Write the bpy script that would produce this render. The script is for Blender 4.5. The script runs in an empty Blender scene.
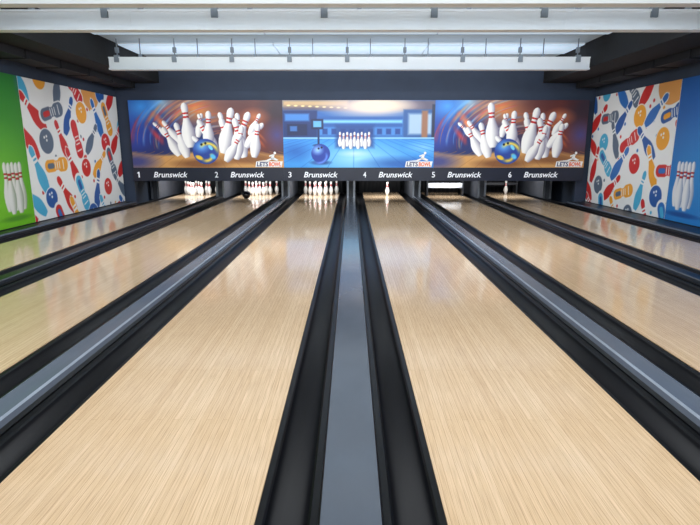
import bpy, bmesh, math, random
import numpy as np
from mathutils import Vector, Matrix
S = bpy.context.scene
COL = S.collection
S.view_settings.view_transform = 'Standard'
PI = math.pi

# ------------------------------------------------------------ materials
def lin(c):
    out = []
    for v in c[:3]:
        v = v/255.0
        out.append(v/12.92 if v <= 0.04045 else ((v+0.055)/1.055)**2.4)
    return out
def mat(name, rgb, rough=0.5, metal=0.0, var=0.06, nscale=6.0, bump=0.0, bscale=30.0, emit=None, estr=0.0, spec=0.5, stretch=(1,1,1)):
    m = bpy.data.materials.new(name); m.use_nodes = True
    nt = m.node_tree; N = nt.nodes; L = nt.links
    b = N['Principled BSDF']
    c = lin(rgb)
    tc = N.new('ShaderNodeTexCoord'); mp = N.new('ShaderNodeMapping')
    mp.inputs['Scale'].default_value = stretch
    L.new(tc.outputs['Object'], mp.inputs['Vector'])
    no = N.new('ShaderNodeTexNoise'); no.inputs['Scale'].default_value = nscale
    no.inputs['Detail'].default_value = 4
    L.new(mp.outputs['Vector'], no.inputs['Vector'])
    r = N.new('ShaderNodeValToRGB')
    r.color_ramp.elements[0].position = 0.3; r.color_ramp.elements[1].position = 0.7
    r.color_ramp.elements[0].color = [max(0, v*(1-var*2)) for v in c]+[1]
    r.color_ramp.elements[1].color = [min(1, v*(1+var*2)) for v in c]+[1]
    L.new(no.outputs['Fac'], r.inputs['Fac']); L.new(r.outputs['Color'], b.inputs['Base Color'])
    b.inputs['Roughness'].default_value = rough; b.inputs['Metallic'].default_value = metal
    b.inputs['Specular IOR Level'].default_value = spec
    if bump > 0:
        n2 = N.new('ShaderNodeTexNoise'); n2.inputs['Scale'].default_value = bscale
        L.new(mp.outputs['Vector'], n2.inputs['Vector'])
        bp = N.new('ShaderNodeBump'); bp.inputs['Strength'].default_value = bump; bp.inputs['Distance'].default_value = 0.01
        L.new(n2.outputs['Fac'], bp.inputs['Height']); L.new(bp.outputs['Normal'], b.inputs['Normal'])
    if emit:
        b.inputs['Emission Color'].default_value = lin(emit)+[1]; b.inputs['Emission Strength'].default_value = estr
    return m

def lane_mat():
    m = bpy.data.materials.new('lane_maple'); m.use_nodes = True
    nt = m.node_tree; N = nt.nodes; L = nt.links; b = N['Principled BSDF']
    tc = N.new('ShaderNodeTexCoord'); sp = N.new('ShaderNodeSeparateXYZ'); L.new(tc.outputs['Object'], sp.inputs[0])
    cb = N.new('ShaderNodeCombineXYZ'); L.new(sp.outputs['Y'], cb.inputs['X']); L.new(sp.outputs['X'], cb.inputs['Y'])
    br = N.new('ShaderNodeTexBrick'); L.new(cb.outputs[0], br.inputs['Vector'])
    br.inputs['Scale'].default_value = 1.0; br.inputs['Brick Width'].default_value = 1.6
    br.inputs['Row Height'].default_value = 0.0273; br.inputs['Mortar Size'].default_value = 0.0008
    br.offset = 0.37; br.offset_frequency = 3
    br.inputs['Color1'].default_value = lin((218, 192, 160))+[1]
    br.inputs['Color2'].default_value = lin((211, 184, 151))+[1]
    br.inputs['Mortar'].default_value = lin((172, 142, 108))+[1]
    prev = br.outputs['Color']
    for sc, lo, hi, p0, p1 in (((230, .5, 1), 0.90, 1.04, .36, .64), ((600, 6.0, 1), 0.82, 1.05, .36, .58), ((3, .5, 1), 0.97, 1.02, .3, .7)):
        mp = N.new('ShaderNodeMapping'); mp.inputs['Scale'].default_value = sc
        L.new(tc.outputs['Object'], mp.inputs['Vector'])
        no = N.new('ShaderNodeTexNoise'); no.inputs['Scale'].default_value = 1; no.inputs['Detail'].default_value = 2
        L.new(mp.outputs['Vector'], no.inputs['Vector'])
        rp = N.new('ShaderNodeValToRGB'); rp.color_ramp.elements[0].position = p0; rp.color_ramp.elements[1].position = p1
        rp.color_ramp.elements[0].color = (lo, lo*.97, lo*.93, 1); rp.color_ramp.elements[1].color = (hi, hi, hi, 1)
        L.new(no.outputs['Fac'], rp.inputs['Fac'])
        mx = N.new('ShaderNodeMixRGB'); mx.blend_type = 'MULTIPLY'; mx.inputs[0].default_value = 1
        L.new(prev, mx.inputs[1]); L.new(rp.outputs['Color'], mx.inputs[2]); prev = mx.outputs[0]
    L.new(prev, b.inputs['Base Color'])
    b.inputs['Roughness'].default_value = 0.11
    return m

def print_mat():
    m = bpy.data.materials.new('printed_vinyl'); m.use_nodes = True
    N = m.node_tree.nodes; L = m.node_tree.links; b = N['Principled BSDF']
    a = N.new('ShaderNodeAttribute'); a.attribute_name = 'ink'
    L.new(a.outputs['Color'], b.inputs['Base Color']); b.inputs['Roughness'].default_value = 0.45
    return m

M = dict(
    lane=lane_mat(), ink=print_mat(),
    gutter=mat('gutter_black', (13, 14, 18), .42, var=.10, nscale=3, stretch=(4, .5, 4), spec=.2),
    lip=mat('lip_black', (10, 11, 14), .35, spec=.3),
    grey=mat('divider_grey', (82, 89, 100), .15, var=.04, nscale=2, bump=.2, bscale=3, stretch=(2.5, 1.4, 1)),
    rail=mat('rail_grey', (92, 100, 113), .25, var=.03, nscale=3),
    raillight=mat('rail_light_grey', (134, 143, 156), .35),
    railblack=mat('rail_black', (20, 22, 27), .35, spec=.35),
    slate=mat('slate_paint', (40, 52, 72), .7, var=.05, nscale=2),
    wall=mat('wall_paint', (46, 58, 76), .75, var=.05, nscale=2),
    dark=mat('dark_paint', (22, 24, 29), .7),
    black=mat('black_fabric', (14, 15, 19), .8, bump=.3, bscale=8),
    white=mat('white_metal', (240, 246, 251), .45, var=.01, nscale=2),
    ceil=mat('ceiling_tile', (196, 214, 228), .85, var=.03, nscale=1.2),
    navy=mat('navy_strip', (22, 27, 44), .35),
    board=mat('panel_board', (40, 44, 54), .6),
    steel=mat('brushed_steel', (150, 155, 162), .35, metal=.6),
    hanger=mat('hanger_steel', (128, 138, 148), .5, metal=.2),
    kick=mat('kickback_grey', (76, 80, 88), .5),
    kickdark=mat('sweep_dark', (40, 43, 49), .5),
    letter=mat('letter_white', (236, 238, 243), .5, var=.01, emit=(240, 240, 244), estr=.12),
    pin=mat('pin_white', (232, 230, 225), .25, var=.02),
    red=mat('pin_red', (200, 30, 35), .3),
    badge=mat('badge_white', (238, 236, 232), .5, var=.01),
    blue=mat('logo_blue', (16, 26, 96), .5),
    logored=mat('logo_orange', (232, 92, 30), .5),
    floor=mat('floor_grey', (90, 92, 96), .6),
    glow=mat('light_diffuser', (200, 218, 235), .6, emit=(190, 215, 238), estr=.52),
    sweep=mat('sweep_board', (205, 210, 216), .4),
)

# ------------------------------------------------------------ helpers
def link(o, parent=None):
    COL.objects.link(o)
    if parent is not None:
        o.parent = parent
        o.location = o.location - parent.location
    return o
def tag(o, label, cat, group=None):
    o['label'] = label; o['category'] = cat
    if group: o['group'] = group
    return o
def struct(o):
    o['kind'] = 'structure'; return o
def bm_obj(name, bm, loc, mats, smooth=False, parent=None):
    me = bpy.data.meshes.new(name)
    bmesh.ops.recalc_face_normals(bm, faces=bm.faces)
    bm.to_mesh(me); bm.free()
    for m in mats: me.materials.append(m)
    if smooth:
        for p in me.polygons: p.use_smooth = True
    o = bpy.data.objects.new(name, me); o.location = loc
    return link(o, parent)
def add_box(bm, x0, x1, y0, y1, z0, z1, mi=0):
    vs = [bm.verts.new(p) for p in ((x0,y0,z0),(x1,y0,z0),(x1,y1,z0),(x0,y1,z0),(x0,y0,z1),(x1,y0,z1),(x1,y1,z1),(x0,y1,z1))]
    for f in ((0,3,2,1),(4,5,6,7),(0,1,5,4),(1,2,6,5),(2,3,7,6),(3,0,4,7)):
        fc = bm.faces.new([vs[i] for i in f]); fc.material_index = mi
def box(name, x0, x1, y0, y1, z0, z1, m, bevel=0, parent=None):
    bm = bmesh.new(); cx, cy = (x0+x1)/2, (y0+y1)/2
    add_box(bm, x0-cx, x1-cx, y0-cy, y1-cy, 0, z1-z0)
    if bevel: bmesh.ops.bevel(bm, geom=bm.edges[:], offset=bevel, segments=2, affect='EDGES')
    return bm_obj(name, bm, (cx, cy, z0), [m], parent=parent)
def extrude(name, pts, cx, y0, y1, z0, mats, mi=None, parent=None):
    bm = bmesh.new(); cy = (y0+y1)/2
    a = [bm.verts.new((x, y0-cy, z-z0)) for x, z in pts]
    b = [bm.verts.new((x, y1-cy, z-z0)) for x, z in pts]
    n = len(pts)
    for i in range(n):
        j = (i+1) % n
        f = bm.faces.new((a[i], a[j], b[j], b[i]))
        f.material_index = mi[i] if mi else 0
    bm.faces.new(a); bm.faces.new(b[::-1])
    return bm_obj(name, bm, (cx, cy, z0), mats, parent=parent)
def text_mesh(name, s, w, h, center, m, parent, shear=0.0, offset=0.0, rotz=0.0):
    cu = bpy.data.curves.new(name, 'FONT'); cu.body = s; cu.size = 1; cu.shear = shear
    cu.offset = offset; cu.extrude = 0.01; cu.resolution_u = 3
    t = bpy.data.objects.new('tmp', cu); COL.objects.link(t)
    dg = bpy.context.evaluated_depsgraph_get(); dg.update()
    me = bpy.data.meshes.new_from_object(t.evaluated_get(dg))
    bpy.data.objects.remove(t)
    co = np.zeros(len(me.vertices)*3); me.vertices.foreach_get('co', co); co = co.reshape(-1, 3)
    mn, mx = co.min(0), co.max(0)
    x = (co[:,0]-(mn[0]+mx[0])/2)/(mx[0]-mn[0])*w
    z = (co[:,1]-(mn[1]+mx[1])/2)/(mx[1]-mn[1])*h
    y = -co[:,2]*0.2
    me.vertices.foreach_set('co', np.stack([x, y, z], 1).ravel()); me.update()
    me.materials.clear(); me.materials.append(m); me.name = name
    o = bpy.data.objects.new(name, me); o.location = center
    return link(o, parent)

# ------------------------------------------------------------ printed artwork rasteriser -> vertex colours
PROF_S = [0,.05,.1,.2,.3,.4,.5,.6,.68,.72,.8,.87,.93,.98,1.0]
PROF_R = [.07,.098,.118,.146,.159,.15,.117,.082,.064,.062,.072,.083,.078,.048,.0]
class Art:
    def __init__(s, w, h, res):
        s.w, s.h = w, h
        nx, ny = int(w*res), int(h*res)
        s.nx, s.ny = nx, ny
        s.X, s.Y = np.meshgrid(np.linspace(0, w, nx), np.linspace(0, h, ny))
        s.C = np.zeros((ny, nx, 3)); s.e = 0.7/res
    def put(s, a, c):
        a = np.clip(a, 0, 1)[..., None]
        c = np.array(c, float)
        s.C = s.C*(1-a)+c*a
    def sdf(s, d, c, op=1.0):
        s.put(np.clip(0.5-d/(2*s.e), 0, 1)*op, c)
    def ell(s, cx, cy, rx, ry, c, ang=0, op=1.0, soft=0):
        ca, sa = math.cos(ang), math.sin(ang)
        x = (s.X-cx)*ca+(s.Y-cy)*sa; y = -(s.X-cx)*sa+(s.Y-cy)*ca
        q = np.sqrt((x/rx)**2+(y/ry)**2)
        if soft: s.put(np.clip((1-q)/soft, 0, 1)*op, c)
        else: s.sdf((q-1)*min(rx, ry), c, op)
    def seg(s, x0, y0, x1, y1, w, c, op=1.0, soft=0):
        dx, dy = x1-x0, y1-y0; L2 = dx*dx+dy*dy+1e-9
        t = np.clip(((s.X-x0)*dx+(s.Y-y0)*dy)/L2, 0, 1)
        d = np.hypot(s.X-x0-t*dx, s.Y-y0-t*dy)-w/2
        if soft: s.put(np.clip(-d/(w/2), 0, 1)*op, c)
        else: s.sdf(d, c, op)
    def arc(s, cx, cy, r, ey, a0, a1, w, c, op=1.0):
        x = s.X-cx; y = (s.Y-cy)/ey
        th = np.arctan2(y, x)
        t = np.clip((th-a0)/(a1-a0), -1, 2)
        fade = np.clip(np.minimum(t, 1-t)*4, 0, 1)
        d = np.abs(np.hypot(x, y)-r-6*t)
        s.put(np.clip(1-d/(w*.5+.001), 0, 1)*fade*op, c)
    def rect(s, x0, y0, x1, y1, c, op=1.0, soft=0):
        d = np.maximum(np.maximum(x0-s.X, s.X-x1), np.maximum(y0-s.Y, s.Y-y1))
        if soft: s.put(np.clip(.5-d/soft, 0, 1)*op, c)
        else: s.sdf(d, c, op)
    def pin(s, bx, by, h, ang, body=(246, 243, 238), stripe=(205, 30, 35), shade=(125, 120, 142), outline=None, fat=1.0):
        dx, dy = math.sin(ang), -math.cos(ang)
        t = ((s.X-bx)*dx+(s.Y-by)*dy)/h
        r = ((s.X-bx)*(-dy)+(s.Y-by)*dx)/h
        p = np.interp(t, PROF_S, PROF_R)*fat
        d = np.maximum((np.abs(r)-p)*h*.95, np.maximum(-t, t-1)*h)
        if outline: s.sdf(d-outline[0], outline[1])
        if shade is None: col = np.array(body, float)[None, None, :]*np.ones_like(s.C)
        else:
            k = np.clip((r/(p+1e-3)+.25)/1.2, 0, 1)[..., None]**1.5
            col = np.array(body, float)*(1-k)+np.array(shade, float)*k
        if stripe:
            st = (((t > .66) & (t < .705)) | ((t > .745) & (t < .785)))[..., None]
            col = np.where(st, np.array(stripe, float)*(col/250.0 if shade is not None else 1), col)
        s.put(0.5-d/(2*s.e), col)
    def mesh(s, name, W, H):
        nx, ny = s.nx, s.ny
        gx, gz = np.meshgrid(np.linspace(-W/2, W/2, nx), np.linspace(H, 0, ny))
        co = np.stack([gx, np.zeros_like(gx), gz], -1).reshape(-1, 3)
        me = bpy.data.meshes.new(name)
        i = np.arange(nx*ny).reshape(ny, nx)
        q = np.stack([i[1:, :-1], i[1:, 1:], i[:-1, 1:], i[:-1, :-1]], -1).reshape(-1, 4)
        me.vertices.add(nx*ny); me.vertices.foreach_set('co', co.ravel())
        me.loops.add(q.size); me.loops.foreach_set('vertex_index', q.ravel())
        me.polygons.add(len(q)); me.polygons.foreach_set('loop_start', np.arange(len(q))*4)
        me.polygons.foreach_set('loop_total', np.full(len(q), 4))
        me.update(calc_edges=True)
        a = me.attributes.new('ink', 'FLOAT_COLOR', 'POINT')
        c = np.clip(s.C/255.0, 0, 1)
        c = np.where(c <= .04045, c/12.92, ((c+.055)/1.055)**2.4)
        rgba = np.ones((nx*ny, 4)); rgba[:, :3] = c.reshape(-1, 3)
        a.data.foreach_set('color', rgba.ravel())
        me.materials.append(M['ink'])
        return me

def art_pins():
    A = Art(154, 66, 3)
    u = A.X/154; v = A.Y/66
    A.C = np.stack([20+10*v, 34+30*u, 88+40*(1-v)], -1)
    A.ell(12, 6, 34, 26, (60, 155, 235), op=.95, soft=1)
    A.ell(2, 34, 26, 24, (30, 80, 190), op=.8, soft=1)
    A.ell(34, 2, 16, 12, (140, 210, 250), op=.8, soft=1)
    A.ell(130, 24, 58, 52, (110, 42, 30), op=1, soft=.6)
    A.ell(70, 8, 46, 24, (232, 138, 60), op=.9, soft=.9)
    A.ell(112, 4, 46, 16, (84, 36, 34), op=.8, soft=.8)
    A.ell(150, 10, 26, 26, (34, 20, 42), op=.85, soft=.8)
    A.ell(148, 34, 18, 18, (50, 70, 160), op=.7, soft=1)
    A.ell(126, 16, 18, 10, (228, 140, 80), op=.7, soft=1)
    rnd = random.Random(9)
    cs = [(245, 130, 60), (130, 200, 250), (230, 80, 50), (255, 200, 110), (70, 150, 240), (250, 240, 220), (190, 50, 60)]
    for k in range(80):
        r = rnd.uniform(22, 86); a0 = rnd.uniform(-PI*1.0, -.2*PI)
        if r > 55: a0 = rnd.uniform(-PI, -.6*PI)
        c = rnd.choice(cs)
        if a0 > -PI*.55 and c[2] > 150: c = cs[0]
        A.arc(84, 52, r, .72, a0, a0+rnd.uniform(.25, .8), rnd.uniform(1.4, 5.0), c, op=.42)
    A.ell(32, 22, 17, 5, (250, 120, 60), ang=.9, op=.85, soft=.9)
    A.ell(40, 30, 15, 4, (255, 190, 100), ang=.75, op=.8, soft=.9)
    A.ell(26, 34, 14, 4, (225, 60, 60), ang=.9, op=.75, soft=.9)
    A.put((A.Y-49-3*np.sin(A.X*.05))/3, (206, 152, 88))
    for k in range(-12, 13):
        A.seg(77+k*9, 50, 77+k*17, 66, .6, (170, 112, 58), op=.6)
    A.ell(4, 60, 30, 12, (50, 60, 130), op=.9, soft=.8)
    A.ell(70, 62, 36, 6, (110, 62, 32), op=.75, soft=.6)
    A.ell(118, 57, 38, 7, (110, 62, 32), op=.7, soft=.6)
    for b in ((40, 36, 22, -.85), (50, 42, 28, -.65), (68, 36, 24, .2), (76, 34, 22, -.3), (120, 34, 24, .5), (48, 54, 32, -.5), (56, 56, 36, -.28), (60, 46, 44, -.1), (86, 50, 36, -.5),
              (78, 46, 36, .05), (100, 42, 32, -.3), (110, 44, 32, -.05), (100, 56, 40, -.2), (93, 52, 46, .22), (104, 50, 42, .4),
              (84, 58, 32, -.75), (114, 56, 40, -.22), (106, 58, 34, .2), (95, 60, 32, .55), (116, 46, 30, .65), (124, 56, 34, .15)):
        A.pin(*b)
    A.ell(75, 50, 13.2, 12.6, (36, 66, 150)); A.ell(71, 45, 10, 8, (100, 170, 240), soft=.9)
    A.arc(75, 50, 6.5, .9, -2.6, .3, 6, (250, 220, 80)); A.arc(77, 53, 2.5, .9, -.6, 2.6, 6, (245, 210, 70))
    A.ell(82, 55, 4, 3, (90, 190, 235), ang=.7, soft=.5); A.ell(68, 56, 5, 2.5, (235, 195, 60), ang=.4, soft=.4)
    A.ell(80, 46, 3, 1.6, (120, 210, 245), ang=.9)
    A.ell(71, 43, 1.2, 1.2, (10, 12, 30)); A.ell(75, 41.8, 1.2, 1.2, (10, 12, 30))
    return A
def art_blue():
    A = Art(150, 66, 3)
    v = A.Y/66
    A.C = np.stack([40+20*v, 88+56*v, 166+40*v], -1)
    A.rect(0, 0, 150, 10, (92, 84, 104), soft=3)
    A.rect(0, 0, 64, 6, (222, 184, 130), op=.85, soft=4)
    for k in range(9): A.ell(6+k*7, 5+.3*k, 2.6, 1.0, (255, 225, 160), soft=.6)
    A.ell(86, 6, 56, 14, (222, 200, 196), op=.95, soft=.7)
    A.ell(96, 5, 38, 9, (252, 230, 196), op=.95, soft=.8)
    A.rect(0, 10, 34, 36, (22, 48, 108), soft=1.5); A.rect(2, 13, 26, 20, (64, 130, 205), soft=2)
    A.rect(4, 23, 24, 34, (14, 32, 78), soft=1.5); A.rect(7, 25, 14, 30, (60, 110, 180), soft=1)
    A.rect(34, 16, 118, 35, (38, 90, 164), soft=2); A.rect(38, 19, 118, 22, (130, 198, 242), soft=2)
    A.rect(36, 26, 118, 34, (66, 132, 205), soft=2)
    for k in range(9): A.rect(39+k*9, 27.5, 44+k*9, 33, (26, 66, 140), soft=1.2)
    A.rect(119, 9, 150, 38, (44, 88, 150), soft=2); A.rect(124, 13, 147, 33, (165, 190, 215), soft=3)
    A.rect(137, 10, 143, 37, (150, 104, 80), soft=2); A.rect(147, 4, 150, 40, (30, 40, 70), soft=1)
    A.rect(0, 36, 150, 37.5, (150, 205, 245), soft=1)
    A.put((A.Y-37)/2, (60, 148, 222))
    A.ell(74, 57, 58, 20, (160, 220, 250), op=.95, soft=1)
    A.ell(140, 46, 22, 8, (150, 208, 245), op=.7, soft=1)
    for k in range(-7, 8): A.seg(70+k*8, 38, 70+k*27, 67, 1.3, (30, 104, 190), op=.6, soft=1)
    A.ell(116, 62, 48, 9, (24, 74, 158), op=.7, soft=.8)
    A.ell(12, 50, 22, 12, (22, 76, 164), op=.6, soft=.9)
    A.rect(28, 18, 40, 28, (18, 34, 76), soft=1); A.rect(30, 20, 38, 26, (100, 175, 230), soft=1)
    A.seg(35, 28, 35, 43, 2, (22, 40, 90)); A.ell(35, 44, 7, 2, (20, 44, 98), soft=.5)
    A.rect(52, 24, 90, 46, (26, 62, 128), op=.8, soft=4)
    for i in range(5): A.pin(56.5+i*7.2, 45, 14.5, 0, fat=.95)
    for i in range(4): A.pin(60.1+i*7.2, 47.5, 16, 0, fat=.95)
    A.ell(71, 52, 20, 4, (225, 238, 252), op=.6, soft=.9)
    A.ell(37, 61, 13, 3, (16, 50, 115), op=.8, soft=.6)
    A.ell(37, 52, 9.4, 9.4, (34, 62, 156)); A.ell(34, 48.5, 7, 6, (150, 195, 250), soft=.9)
    A.arc(37, 52, 5, 1, -.3, 2.4, 4, (100, 140, 235)); A.ell(35, 47, 1, 1, (5, 10, 30)); A.ell(38, 46, 1, 1, (5, 10, 30))
    return A
PALS = [(206, 46, 42), (46, 110, 184), (240, 164, 50), (204, 44, 46), (74, 172, 210), (92, 108, 128), (206, 46, 42), (36, 88, 160)]
def art_pattern(seed, patch, cols):
    A = Art(cols, 239, 1.0)
    w = (238, 238, 236)
    A.C[:] = w
    rnd = random.Random(seed)
    for k in range(40):
        A.ell(rnd.uniform(0, cols), rnd.uniform(0, 239), 3.4, 3.4, rnd.choice(PALS))
    A.ell(patch[0], patch[1], patch[2], patch[3], (226, 158, 84))
    bag = []
    for row in range(-1, 6):
        for colm in range(-1, 8):
            x = colm*57+(28 if row % 2 else 0)+rnd.uniform(-6, 6); y = row*50+rnd.uniform(-5, 5)
            if not bag: bag = list(range(8)); rnd.shuffle(bag)
            ci = bag.pop(); c = PALS[ci]
            if ((x-patch[0])/(patch[2]*.8))**2+((y-patch[1])/(patch[3]*.8))**2 < 1: continue
            kind = (row*2+colm) % 4
            a = rnd.choice([.75, -.65, .5, -.45, .9, -.85, .3])
            if kind in (0, 2):
                h = rnd.uniform(80, 94)
                A.pin(x-math.sin(a)*h/2, y+math.cos(a)*h/2, h, a, body=c, stripe=w, shade=None, outline=(2.2, w), fat=.92)
            elif kind == 1:
                r = rnd.uniform(18, 22)
                A.ell(x, y, r+2, r+2, w); A.ell(x, y, r, r, c)
                A.ell(x-6, y-7, 2.4, 2.4, w); A.ell(x+1, y-9, 2.4, 2.4, w); A.ell(x+1, y-2, 2.4, 2.4, w)
            else:
                ca, sa = math.cos(a+.4), math.sin(a+.4)
                c2 = PALS[(ci+3) % len(PALS)]
                P_ = lambda p, q: (x+p*ca-q*sa, y+p*sa+q*ca)
                def sg(p0, q0, p1, q1, wd, cc): A.seg(*P_(p0, q0), *P_(p1, q1), wd, cc)
                sg(-28, 0, 26, 0, 31, w)
                sg(-27, 0, -11, 0, 22, c); sg(-11, 0, 26, 0, 17, c); sg(14, 0, 25, 0, 26, c)
                sg(-25, 0, -13, 0, 10, c2)
                for k in (-5, 2, 9): sg(k, -6, k, 6, 2.4, w)
                sg(22, -8, 22, 8, 2.6, w)
    return A
def art_side(kind):
    A = Art(260, 239, 1.0)
    v = (A.Y/239); u = A.X/260
    if kind == 'green':
        A.C = np.stack([34+74*v, 122+64*v, 44-20*v], -1)
        A.ell(262, 0, 16, 50, (40, 110, 160), op=.5, soft=.8)
        A.ell(190, 175, 90, 110, (136, 200, 64), op=.6, soft=1)
        A.ell(214, 226, 50, 6, (60, 120, 40), op=.6, soft=.6)
        for bx, by, h in ((236, 214, 78), (217, 214, 78), (198, 214, 78), (226.5, 219, 82), (207.5, 219, 82)): A.pin(bx, by, h, 0, body=(226, 226, 220), shade=(140, 155, 130), fat=.8)
    else:
        A.C = np.stack([22+15*v, 86+34*v, 158+36*v], -1)
        A.ell(105, -5, 50, 50, (70, 160, 90), op=.7, soft=.5)
        A.ell(60, 160, 100, 110, (62, 150, 210), op=.6, soft=1)
        A.ell(46, 226, 60, 6, (20, 60, 130), op=.7, soft=.6)
        for bx, by, h in ((23, 214, 78), (42, 214, 78), (61, 214, 78), (32.5, 219, 82), (51.5, 219, 82)): A.pin(bx, by, h, 0, body=(226, 226, 228), shade=(120, 140, 175), fat=.8)
    return A

# ------------------------------------------------------------ dimensions
P = 1.763; LW = 1.066; G = .23; D = .237
Y0, YE = -3.6, 15.9
XL, XR = -5.45, 5.65
ZC = 3.25
def lane_x(i): return (i-2.5)*P
def sep_x(i): return (i-3)*P

# ------------------------------------------------------------ room
struct(box('floor', XL-.2, XR+.2, -6, 17.2, -.2, -.1, M['floor']))
struct(box('ceiling', XL-.2, XR+.2, -6, 17.2, ZC, ZC+.12, M['ceil']))
struct(box('wall_left', XL-.15, XL, -6, 17.2, -.1, ZC, M['wall']))
struct(box('wall_right', XR, XR+.15, -6, 17.2, -.1, ZC, M['wall']))
struct(box('wall_rear', XL, XR, 17.0, 17.2, -.1, ZC, M['dark']))
bm = bmesh.new()
add_box(bm, XL, XR, 12.58, 12.7, .86, ZC)
add_box(bm, XL, -5.19, 12.58, 12.7, -.1, .86)
add_box(bm, 5.38, XR, 12.58, 12.7, -.1, .86)
struct(bm_obj('wall_back', bm, (0, 0, 0), [M['slate']]))
struct(box('trim_1', XL, -4.42, 1.5, 12.58, 2.78, ZC, M['black']))
struct(box('trim_2', 4.42, XR, 1.5, 12.58, 2.78, ZC, M['black']))
struct(box('baseboard_left', XL, XL+.025, 1.0, 12.58, -.1, .07, M['dark']))
struct(box('baseboard_right', XR-.025, XR, 1.0, 12.58, -.1, .07, M['dark']))
ap = box('bowling_approach', XL+.05, XR-.05, -5.9, Y0-.01, -.1, 0, M['lane'])
tag(ap, 'pale wooden approach floor before the lanes', 'floor')

for x0, x1, side in ((XL+.1, XL+.5, -1), (XR-.5, XR-.1, 1)):
    bm = bmesh.new()
    add_box(bm, x0-(x0+x1)/2, x1-(x0+x1)/2, -5, 5, 0, .12)
    for k in range(11):
        add_box(bm, x0-(x0+x1)/2-.02, x1-(x0+x1)/2+.02, -5+k*.98, -4.95+k*.98, -.015, .12)
    o = bm_obj('ceiling_duct', bm, ((x0+x1)/2, 7.5, 2.66), [M['dark']])
    tag(o, 'black rectangular duct with flanged joints under the dark bulkhead', 'duct', 'black ducts along the walls')

# ------------------------------------------------------------ lanes, gutters, dividers
src = None
for i in range(6):
    if src is None:
        o = src = box('bowling_lane', -LW/2, LW/2, Y0, YE, -.1, 0, M['lane'], bevel=.002)
    else:
        o = src.copy(); COL.objects.link(o); o.name = 'bowling_lane'
    o.location.x = lane_x(i)
    tag(o, 'glossy pale maple bowling lane with fine board stripes', 'bowling lane', 'parallel bowling lanes')
def gutter_pts(sgn):
    w = G
    top = [(0, -.006), (.026, -.006), (.03, -.010)]
    for k in range(13):
        a = PI*k/12
        top.append((.034+.078*(1-math.cos(a)), -.014-.045*math.sin(a)))
    top += [(w-.036, -.010), (w-.03, -.004), (w-.001, -.004)]
    pts = top+[(w-.001, -.1), (0, -.1)]
    pts = [(sgn*(x+.0005), z) for x, z in pts]
    return pts
gs = {}
for i in range(6):
    for sgn in (-1, 1):
        x = lane_x(i)+sgn*LW/2
        if sgn not in gs:
            o = gs[sgn] = extrude('lane_gutter', gutter_pts(sgn), x, Y0, YE, -.1, [M['gutter'], M['lip']],
                                  mi=[1, 1, 1]+[0]*12+[1, 1, 1, 1, 1, 1])
            for p in o.data.polygons:
                if p.material_index == 0: p.use_smooth = True
        else:
            o = gs[sgn].copy(); COL.objects.link(o); o.name = 'lane_gutter'; o.location.x = x
        tag(o, 'black moulded plastic gutter channel beside a lane', 'gutter', 'black lane gutters')
h = D/2-.0015
flat = [(-h, -.1), (-h, .008), (-h+.006, .012), (h-.006, .012), (h, .008), (h, -.1)]
ridge = [(-h, -.1), (-h, .004), (-.088, .010), (-.076, .036), (-.062, .044), (-.02, .042), (.02, .042), (.062, .044), (.076, .036), (.088, .010), (h, .004), (h, -.1)]
for i in range(1, 6):
    x = sep_x(i)
    if i == 3:
        o = extrude('lane_divider', flat, x, Y0, 14.1, -.1, [M['grey'], M['lip']], mi=[1, 1, 0, 1, 1, 1])
        tag(o, 'flat glossy grey capping strip between two gutters', 'lane divider')
    elif i in (2, 4):
        o = extrude('lane_divider', ridge, x, Y0, 14.1, -.1, [M['lip'], M['rail'], M['raillight']], mi=[0, 0, 1, 2, 1, 1, 1, 2, 1, 0, 0, 0])
        tag(o, 'raised grey rail divider with light edges over the ball return', 'lane divider', 'raised grey dividers')
    else:
        o = extrude('lane_divider', ridge, x, Y0, 14.1, -.1, [M['lip'], M['railblack'], M['kick']], mi=[0, 0, 1, 2, 1, 1, 1, 2, 1, 0, 0, 0])
        tag(o, 'raised black rail divider with thin grey edges', 'lane divider', 'raised black dividers')
ex = 5.29-D/2+.0015
for a, b in ((XL+.03, -ex), (ex, XR-.03)):
    w = (b-a)/2; c = (a+b)/2
    o = extrude('side_capping', [(-w, -.1), (-w, .05), (-w+.01, .06), (w-.03, .06), (w-.012, .04), (w, .0), (w, -.1)] if a < 0 else
                [(-w, -.1), (-w, 0), (-w+.012, .04), (-w+.03, .06), (w-.01, .06), (w, .05), (w, -.1)], c, Y0, 12.56, -.1,
                [M['railblack'], M['rail']], mi=[0, 0, 0, 1, 0, 0, 0] if a < 0 else [0, 0, 1, 0, 0, 0, 0])
    tag(o, 'dark capping ledge between the outer gutter and wall', 'capping', 'wall side cappings')

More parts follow.
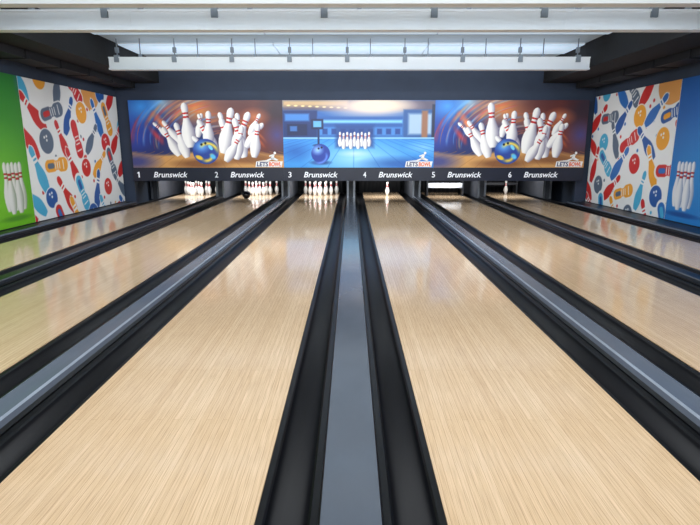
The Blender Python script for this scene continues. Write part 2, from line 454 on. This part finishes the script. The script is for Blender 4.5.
# ------------------------------------------------------------ pinsetter area
ksrc = None
for i in range(7):
    if ksrc is None:
        bm = bmesh.new()
        add_box(bm, -.105, .105, 14.12, 16.3, -.1, .8, 0)
        add_box(bm, -.112, -.06, 14.105, 14.12, -.02, .8, 1)
        add_box(bm, .06, .112, 14.105, 14.12, -.02, .8, 1)
        bmesh.ops.translate(bm, verts=bm.verts, vec=(0, -15.2, .1))
        ksrc = o = bm_obj('kickback_partition', bm, (0, 15.2, -.1), [M['kick'], M['steel']])
    else:
        o = ksrc.copy(); COL.objects.link(o); o.name = 'kickback_partition'
    o.location.x = sep_x(i)
    tag(o, 'grey partition with steel edges between pin decks', 'partition', 'partitions between pin decks')
csrc = None
for i in range(6):
    if csrc is None:
        pts = []
        n = 48
        for k in range(n+1):
            pts.append((-LW/2-.1+(LW+.2)*k/n, .015*math.sin(k*1.3)))
        bm = bmesh.new()
        f0 = [bm.verts.new((x, y, 0)) for x, y in pts]; f1 = [bm.verts.new((x, y, .9)) for x, y in pts]
        g0 = [bm.verts.new((x, y+.02, 0)) for x, y in pts]; g1 = [bm.verts.new((x, y+.02, .9)) for x, y in pts]
        for k in range(n):
            bm.faces.new((f0[k], f0[k+1], f1[k+1], f1[k])); bm.faces.new((g0[k+1], g0[k], g1[k], g1[k+1]))
            bm.faces.new((f1[k], f1[k+1], g1[k+1], g1[k])); bm.faces.new((f0[k+1], f0[k], g0[k], g0[k+1]))
        bm.faces.new((f0[0], f1[0], g1[0], g0[0])); bm.faces.new((f0[n], g0[n], g1[n], f1[n]))
        csrc = o = bm_obj('pit_curtain', bm, (0, 16.1, -.1), [M['black']], smooth=True)
    else:
        o = csrc.copy(); COL.objects.link(o); o.name = 'pit_curtain'
    o.location.x = lane_x(i)
    tag(o, 'black pleated curtain at the rear of the pin pit', 'curtain', 'black pit curtains')

prof = [(0, 0), (.0258, 0), (.030, .008), (.0386, .032), (.0495, .065), (.0575, .095), (.0605, .1143), (.0585, .14), (.0530, .165), (.0455, .19),
        (.0372, .214), (.0290, .237), (.0245, .254), (.0236, .270), (.0245, .286), (.0270, .305), (.0300, .325), (.0323, .343), (.0318, .355), (.0270, .369), (.017, .378), (0, .381)]
bm = bmesh.new(); seg = 24; rings = []
for r, z in prof:
    if r == 0: rings.append([bm.verts.new((0, 0, z))])
    else: rings.append([bm.verts.new((r*math.cos(2*PI*k/seg), r*math.sin(2*PI*k/seg), z)) for k in range(seg)])
for a, b in zip(rings, rings[1:]):
    for k in range(seg):
        j = (k+1) % seg
        if len(a) == 1: f = bm.faces.new((a[0], b[j], b[k]))
        elif len(b) == 1: f = bm.faces.new((a[k], a[j], b[0]))
        else:
            f = bm.faces.new((a[k], a[j], b[j], b[k]))
        zc = f.calc_center_median().z
        f.material_index = 1 if (.245 < zc < .262 or .278 < zc < .3) else 0
pin0 = bm_obj('bowling_pin', bm, (0, 0, .0005), [M['pin'], M['red']], smooth=True)
first = True
HP = 14.65; sp = .3048
for lane, pins in ((0, range(10)), (1, range(10)), (2, range(10)), (3, [2]), (5, [8])):
    idx = 0
    for row in range(4):
        for k in range(row+1):
            if idx in pins:
                o = pin0 if first else pin0.copy()
                if not first: COL.objects.link(o); o.name = 'bowling_pin'
                first = False
                o.location = (lane_x(lane)+(k-row/2)*sp, HP+row*sp*.866, .0005)
                if lane in (3, 5): tag(o, 'lone white bowling pin with red neck stripes standing on lane', 'bowling pin', 'bowling pins')
                else: tag(o, 'white bowling pin with red neck stripes in a full rack', 'bowling pin', 'bowling pins')
            idx += 1
bm = bmesh.new(); bmesh.ops.create_uvsphere(bm, u_segments=32, v_segments=16, radius=.108)
o = bm_obj('bowling_ball', bm, (lane_x(1)-.14, 13.9, .1085), [mat('ball_black', (14, 16, 30), .15, var=.4, nscale=12)], smooth=True)
tag(o, 'dark glossy bowling ball reaching the rack of pins', 'bowling ball')

for lane, m, lb in ((4, M['sweep'], 'white'), (5, M['kickdark'], 'dark')):
    x = lane_x(lane)
    yb = 14.75 if lane == 4 else 15.55
    e = bpy.data.objects.new('sweep_bar', None); e.location = (x, yb, 0); link(e)
    tag(e, 'lowered %s sweep board with side arms over pin deck' % lb, 'sweep bar', 'sweep bars')
    box('sweep_board', x-.48, x+.48, yb-.02, yb+.02, .22 if lane == 4 else .25, .36 if lane == 4 else .32, m, bevel=.006, parent=e)
    for s_ in (-1, 1):
        box('arm', x+s_*.50-.02, x+s_*.50+.02, yb-.04, yb+.3, .001, .8, M['kickdark'], bevel=.004, parent=e)
for i in range(6):
    x = lane_x(i)
    e = box('deck_light', x-P/2+.105, x+P/2-.105, 14.17, 14.25, .72, .79, M['steel'], bevel=.005)
    tag(e, 'long metal lamp housing above the pin deck', 'lamp', 'pin deck lamps')
    ld = bpy.data.lights.new('deck_lamp', 'AREA'); ld.shape = 'RECTANGLE'; ld.size = .85; ld.size_y = .12
    ld.energy = 24 if i < 4 else 16; ld.color = (.95, .97, 1)
    lo = bpy.data.objects.new('lamp_tube', ld); lo.location = (x, 14.3, .70); lo.rotation_euler = (math.radians(28), 0, 0); COL.objects.link(lo)

# ------------------------------------------------------------ masking units
MX = [-5.13, -1.58, 1.94, 5.47]
A1 = art_pins().mesh('printed_artwork', 3.5, 1.522)
A2 = art_blue().mesh('printed_artwork', 3.5, 1.522)
Z0, Z1, Z2 = .56, .87, 2.39
def numeral_one(loc, parent):
    bm = bmesh.new()
    pts = [(-.012, -.065), (.018, -.065), (.018, .065), (-.006, .065), (-.035, .045), (-.035, .022), (-.012, .036)]
    f = bm.faces.new([bm.verts.new((x, 0, z)) for x, z in pts])
    ret = bmesh.ops.extrude_face_region(bm, geom=[f])
    bmesh.ops.translate(bm, verts=[g for g in ret['geom'] if isinstance(g, bmesh.types.BMVert)], vec=(0, -.004, 0))
    return bm_obj('lane_number', bm, loc, [M['letter']], parent=parent)
lane_no = 1
TX = [-.02, .03, 0, 0, -.14, -.10]
for k in range(3):
    x0, x1 = MX[k]+.0008, MX[k+1]-.0008; cx = (x0+x1)/2
    e = bpy.data.objects.new('masking_unit', None); e.location = (cx, 12.5, Z0); link(e)
    if k == 1: tag(e, 'wide masking panel printed with blue bowling hall above number strip', 'masking panel', 'masking panels over the pin decks')
    else: tag(e, 'wide masking panel printed with exploding pins above number strip', 'masking panel', 'masking panels over the pin decks')
    box('backing_panel', x0, x1, 12.45, 12.578, Z1, Z2, M['board'], parent=e)
    a = bpy.data.objects.new('printed_artwork', A2 if k == 1 else A1); a.location = (cx, 12.447, Z1-.001); a.scale.x = (x1-x0)/3.5; link(a, e)
    box('number_strip', x0, x1, 12.43, 12.578, Z0, Z1-.002, M['navy'], parent=e)
    for j in range(2):
        lx = lane_x(lane_no-1)+TX[lane_no-1]
        text_mesh('lettering', 'Brunswick', .80, .13, (lx+.17, 12.427, .705), M['letter'], e, shear=.25, offset=.012)
        if lane_no == 1: numeral_one((lx-.58, 12.4285, .705), e)
        else: text_mesh('lane_number', str(lane_no), .075, .13, (lx-.56, 12.427, .705), M['letter'], e, offset=.006)
        lane_no += 1
    lx = x1-.36
    bm = bmesh.new()
    vs = [bm.verts.new(p) for p in ((-.31, 0, 0), (.31, 0, 0), (.335, 0, .13), (-.285, 0, .13))]
    f = bm.faces.new(vs); ret = bmesh.ops.extrude_face_region(bm, geom=[f])
    bmesh.ops.translate(bm, verts=[g for g in ret['geom'] if isinstance(g, bmesh.types.BMVert)], vec=(0, -.006, 0))
    bm_obj('logo_plate', bm, (lx, 12.444, Z1+.012), [M['badge']], parent=e)
    text_mesh('logo_lettering', "LETS", .265, .1, (lx-.14, 12.434, Z1+.077), M['blue'], e, shear=.1, offset=.025)
    text_mesh('logo_lettering', "BOWL", .29, .1, (lx+.155, 12.434, Z1+.077), M['logored'], e, shear=.1, offset=.025)
    bm = bmesh.new()
    for pts in (((-.26, .155), (-.05, .17), (.08, .225), (.10, .195), (.0, .15)), ((.05, .205), (.10, .31), (.15, .30), (.12, .185)), ((.09, .185), (.2, .155), (.24, .175), (.13, .235)), ((.02, .275), (.10, .305), (.1, .275), (.03, .245))):
        bm.faces.new([bm.verts.new((x, 0, z)) for x, z in pts])
    bmesh.ops.create_circle(bm, cap_ends=True, radius=.03, segments=16, matrix=Matrix.Translation((.155, 0, .335)) @ Matrix.Rotation(PI/2, 4, 'X'))
    bm_obj('logo_figure', bm, (lx, 12.438, Z1), [M['badge']], parent=e)

# ------------------------------------------------------------ wall posters
def poster(x, yc, w, rot, me, label, h=2.39, z=.075):
    bm = bmesh.new(); add_box(bm, -w/2, w/2, -.02, 0, 0, h)
    o = bm_obj('wall_poster', bm, (x, yc, z), [M['badge']])
    o.rotation_euler = (0, 0, rot)
    a = bpy.data.objects.new('printed_artwork', me); COL.objects.link(a); a.parent = o; a.location = (0, -.023, 0)
    tag(o, label, 'poster', 'large wall graphics')
YP = 12.52
lw = YP-8.88; rw = YP-9.3
poster(XL+.002, (YP+8.88)/2, lw-.01, PI/2, art_pattern(3, (240, 6, 36, 30), int(lw*100)).mesh('printed_artwork', lw-.01, 2.39), 'white wall graphic covered in colourful pins, balls and shoes')
poster(XR-.002, (YP+9.3)/2, rw-.01, -PI/2, art_pattern(11, (296, 6, 42, 34), int(rw*100)).mesh('printed_artwork', rw-.01, 2.39), 'white wall graphic scattered with colourful pins, balls and shoes')
poster(XL+.002, 8.88-1.3, 2.59, PI/2, art_side('green').mesh('printed_artwork', 2.59, 2.39), 'bright green wall graphic with standing white bowling pins')
poster(XR-.002, 9.3-1.3, 2.59, -PI/2, art_side('blue').mesh('printed_artwork', 2.59, 2.39), 'bright blue wall graphic with standing white bowling pins')

# ------------------------------------------------------------ ceiling baffles
for (yb, z0, z1, sp_) in ((10.0, 2.71, 2.93, 1.045), (6.7, 2.70, 2.93, 1.31), (5.62, 2.72, 2.95, 1.31)):
    xa, xb = -4.40, 4.33
    bm = bmesh.new(); cx = (xa+xb)/2; w = (xb-xa)/2
    add_box(bm, -w, w, 0, .02, 0, z1-z0)
    add_box(bm, -w, w, -.03, .0, 0, .03)
    add_box(bm, -w, w, -.02, .0, z1-z0-.02, z1-z0)
    add_box(bm, -w, w, .02, .12, 0, .015)
    nseg = 5
    for q in range(1, nseg):
        add_box(bm, -w+2*w*q/nseg-.012, -w+2*w*q/nseg+.012, -.006, 0, .03, z1-z0-.02)
    o = bm_obj('ceiling_baffle', bm, (cx, yb, z0), [M['white']])
    tag(o, 'long white metal baffle hung from the ceiling on rods', 'ceiling baffle', 'white ceiling baffles')
    n = int((xb-xa-.2)/sp_)
    for k in range(n+1):
        for q in range(2):
            x = xa+.15+k*sp_+q*.42
            if x > xb-.05: continue
            bm = bmesh.new()
            add_box(bm, -.008, .008, -.008, .008, -.03, ZC-z1)
            if q == 0:
                add_box(bm, -.04, .04, -.065, .02, -.09, .03)
                add_box(bm, -.028, .028, -.028, .028, .08, .17)
            else:
                add_box(bm, -.027, .027, -.03, .02, .0, .05)
            bm_obj('hanger_rod', bm, (x, yb+.035, z1), [M['hanger']], parent=o)

for x, y in [(a, b) for b in (10.9, 9.0) for a in (-2.93, 0, 2.93)]:
    w = 2.92
    e = box('ceiling_light', x-w/2, x+w/2, y-.5, y+.5, ZC-.03, ZC, M['white'], bevel=.005)
    tag(e, 'wide white luminous ceiling panel glowing soft cool white', 'ceiling light', 'luminous ceiling panels')
    box('diffuser', x-w/2+.01, x+w/2-.01, y-.49, y+.49, ZC-.04, ZC-.0305, M['glow'], parent=e)

def area(name, loc, rot, sx, sy, e, col=(1, 1, 1)):
    ld = bpy.data.lights.new(name, 'AREA'); ld.shape = 'RECTANGLE'; ld.size = sx; ld.size_y = sy; ld.energy = e; ld.color = col
    o = bpy.data.objects.new(name, ld); o.location = loc; o.rotation_euler = [math.radians(a) for a in rot]; COL.objects.link(o)
cool = (.93, .97, 1)
area('unseen_overhead_light', (0, 10.2, 2.83), (55, 0, 0), 8.4, .12, 110, cool)
area('unseen_overhead_light', (0, 6.9, 2.85), (30, 0, 0), 8.4, .12, 135, cool)
area('unseen_overhead_light', (0, 5.85, 2.85), (0, 0, 0), 8.4, .12, 65, cool)
area('unseen_overhead_light', (0, 2.2, 3.15), (28, 0, 0), 8.4, .8, 240, cool)  # added area light out of view, brightens lanes, baffle fronts and masking panels
area('unseen_overhead_light', (0, -2.0, 3.15), (20, 0, 0), 8.4, .8, 250, cool)  # second added area light, behind the camera, for general brightness
area('ceiling_fill', (0, 10.15, 2.8), (180, 0, 0), 8.4, .1, 6, (.85, .93, 1))  # upward area light added behind the far baffle to brighten the ceiling
area('ceiling_fill', (0, 6.85, 2.8), (170, 0, 0), 8.4, .1, 20, (.85, .93, 1))  # same added ceiling brightening behind the middle baffle

w = bpy.data.worlds.new('World'); S.world = w; w.use_nodes = True
bg = w.node_tree.nodes['Background']; bg.inputs[0].default_value = (.86, .93, 1, 1); bg.inputs[1].default_value = 2.3

cd = bpy.data.cameras.new('Camera'); cam = bpy.data.objects.new('Camera', cd); COL.objects.link(cam)
cam.location = (0, 0, 1.32); cam.rotation_euler = (math.radians(90-12.42), 0, math.radians(.11))
cd.sensor_width = 36; cd.lens = 520/700*36; cd.clip_start = .05
S.camera = cam
